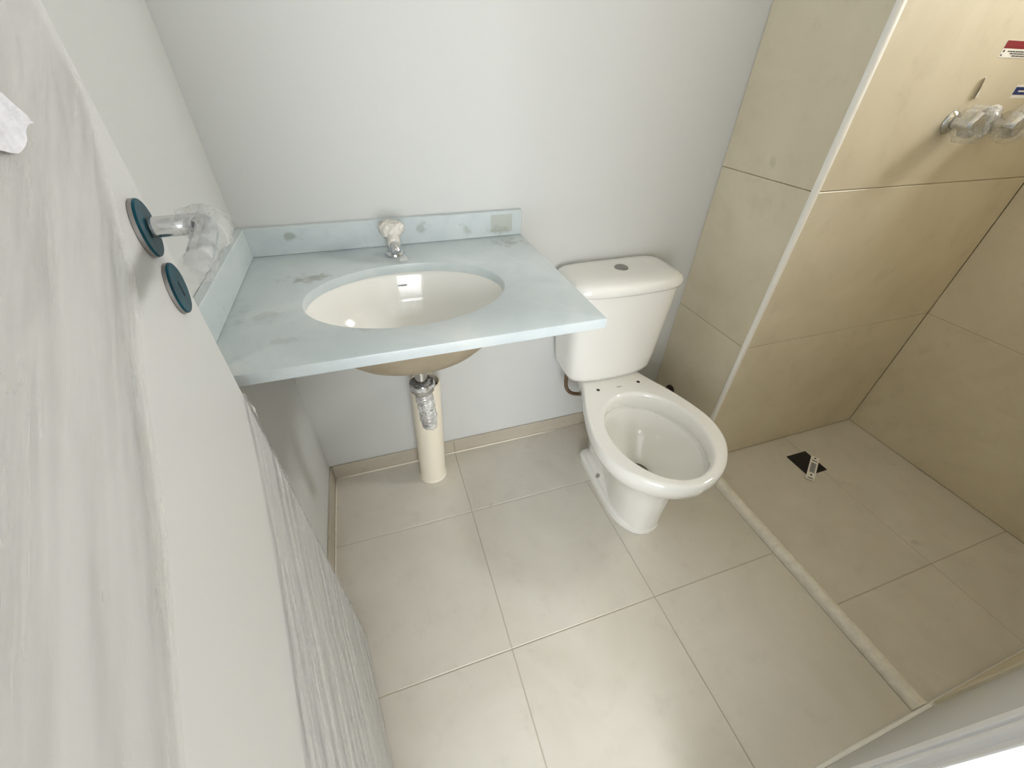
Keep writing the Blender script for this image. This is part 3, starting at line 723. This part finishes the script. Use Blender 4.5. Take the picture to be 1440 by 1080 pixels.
# label strip across the cover
la, lb = Vector((1.876, -0.467, 0)), Vector((1.752, -0.549, 0)); ld = (lb - la).normalized(); lp = Vector((-ld.y, ld.x, 0))
LL, LW = (lb - la).length, 0.029
def labbox(a0, a1, b0, b1, z0, z1):
    bm = boxbm(a0, a1, b0, b1, z0, z1)
    for v in bm.verts: v.co = la + ld * v.co.x + lp * v.co.y + Vector((0, 0, v.co.z))
    return bm
zl = ZF + 0.0045
lab = obj('label', labbox(0, LL, -LW / 2, LW / 2, zl, zl + 0.0006), 'paper', dr)
obj('label_print', labbox(LL * 0.28, LL * 0.70, -LW * 0.32, LW * 0.32, zl + 0.0006, zl + 0.0008), 'greyink', lab)
for a, b0, b1, ww in ((0.07, -0.1, 0.12, 0.05), (0.19, -0.3, 0.3, 0.035), (0.80, -0.10, 0.12, 0.06), (0.93, -0.3, 0.3, 0.03)):
    obj('label_print', labbox(LL * (a - ww / 2), LL * (a + ww / 2), LW * b0, LW * b1, zl + 0.0006, zl + 0.0009), 'ink', lab)
for k in range(7):
    obj('label_print', labbox(LL * (0.31 + 0.055 * k), LL * (0.325 + 0.055 * k), -LW * 0.26, LW * (0.1 + 0.16 * ((k * 37) % 3) / 2), zl + 0.0008, zl + 0.0010), 'ink', lab)

# ------------------------------------------------------------------ shower valves in plastic bags
def valve(x, z, seed, label):
    e = empty('shower_valve', (x, -DEP, z)); tag(e, label, 'valve', 'bagged shower valves on the tiled shaft')
    b_ = (x, -DEP, z)
    bm = bmesh.new(); lathe(bm, b_, (0, -1, 0), [(0.024, 0), (0.026, 0.002), (0.022, 0.008), (0.012, 0.012), (0.010, 0.034)], 32)
    obj('escutcheon', bm, 'chrome', e, smooth=True, autos=40)
    bm = bmesh.new(); lathe(bm, b_, (0, -1, 0), [(0.014, 0.030), (0.024, 0.034), (0.026, 0.050), (0.022, 0.062), (0.010, 0.065)], 32)
    for v in bm.verts:
        a = math.atan2(v.co.z - z, v.co.x - x); rr_ = math.hypot(v.co.z - z, v.co.x - x)
        if rr_ > 0.02: v.co += Vector((math.cos(a), 0, math.sin(a))) * 0.003 * math.cos(4 * a)
    obj('knob', bm, 'chrome', e, smooth=True, autos=40)
    bm = bmesh.new()
    lathe(bm, b_, (0, -1, 0), [(0.020, 0.014), (0.029, 0.022), (0.036, 0.034), (0.039, 0.050), (0.036, 0.066), (0.024, 0.076), (0.008, 0.080)], 30)
    bmesh.ops.subdivide_edges(bm, edges=bm.edges[:], cuts=1, use_grid_fill=True)
    crumple(bm, bm.verts, 0.007, 45, seed)
    obj('plastic_bag', bm, 'film_knob', e, smooth=True)
    # twisted tail of the bag
    bm = bmesh.new()
    tube(bm, [(x + 0.03, -DEP - 0.05, z + 0.01), (x + 0.045, -DEP - 0.046, z + 0.014), (x + 0.062, -DEP - 0.04, z + 0.022)], lambda s: 0.010 + 0.008 * s, 14, 5)
    crumple(bm, bm.verts, 0.005, 70, seed + 3)
    obj('bag_tail', bm, 'film_silver', e, smooth=True)
    return e
valve(1.725, 1.150, 1.3, 'bagged chrome shower valve nearer the white corner profile')
valve(1.890, 1.147, 6.1, 'bagged chrome shower valve farther from the white corner profile')

# ------------------------------------------------------------------ stickers on the shaft tiles
def flat(name, x0, x1, z0, z1, mat, parent=None, d0=0.0, d1=0.0005, skew=0.0, **k):
    bm = boxbm(x0, x1, -DEP - d1, -DEP - d0, z0, z1)
    for v in bm.verts: v.co.x += skew * (v.co.z - z0)
    return obj(name, bm, mat, parent, **({} if parent else {'origin': ((x0 + x1) / 2, -DEP, z0)}))
s1 = tag(flat('sticker', 1.760, 1.870, 1.278, 1.309, 'paper'), 'white label with a red header stuck on the tile', 'sticker')
flat('header', 1.761, 1.870, 1.2945, 1.3085, 'red', s1, 0.0005, 0.0008)
rs = random.Random(5)
for row, zc in enumerate((1.2895, 1.2855, 1.2815)):
    xx = 1.782 + 0.012 * row
    while xx < 1.866:
        ww = rs.uniform(0.003, 0.009)
        flat('print', xx, min(xx + ww, 1.868), zc - 0.0011, zc + 0.0011, 'ink', s1, 0.0005, 0.0009); xx += ww + 0.002
flat('print', 1.763, 1.768, 1.2805, 1.2835, 'ink', s1, 0.0005, 0.0009); flat('print', 1.765, 1.770, 1.2875, 1.2915, 'ink', s1, 0.0005, 0.0009)
s2 = tag(flat('sticker', 1.898, 1.985, 1.200, 1.228, 'paper'), 'white label with a blue field stuck above the shower valve', 'sticker')
flat('field', 1.899, 1.984, 1.2075, 1.2235, 'blue', s2, 0.0005, 0.0008)
flat('print', 1.915, 1.970, 1.2135, 1.2165, 'paper', s2, 0.0008, 0.0010)
# half-peeled paper tag
bm = bmesh.new(); rings = []
for i in range(11):
    a = i / 10; z = 1.200 + 0.042 * a
    rings.append([Vector((1.755 - 0.004 * a + 0.015 * b * (1 - 0.35 * a), -DEP - 0.0008 - 0.007 * (1 - b) * (0.6 + 0.4 * math.sin(a * 3)), z)) for b in (0, 0.33, 0.66, 1.0)])
loft(bm, rings, closed=False)
s3 = obj('paper_tag', bm, 'paper', origin=(1.76, -DEP, 1.2), smooth=True)
sm = s3.modifiers.new('thickness', 'SOLIDIFY'); sm.thickness = 0.0006
tag(s3, 'narrow white paper tag peeling off the tile above the bagged valve', 'tag')
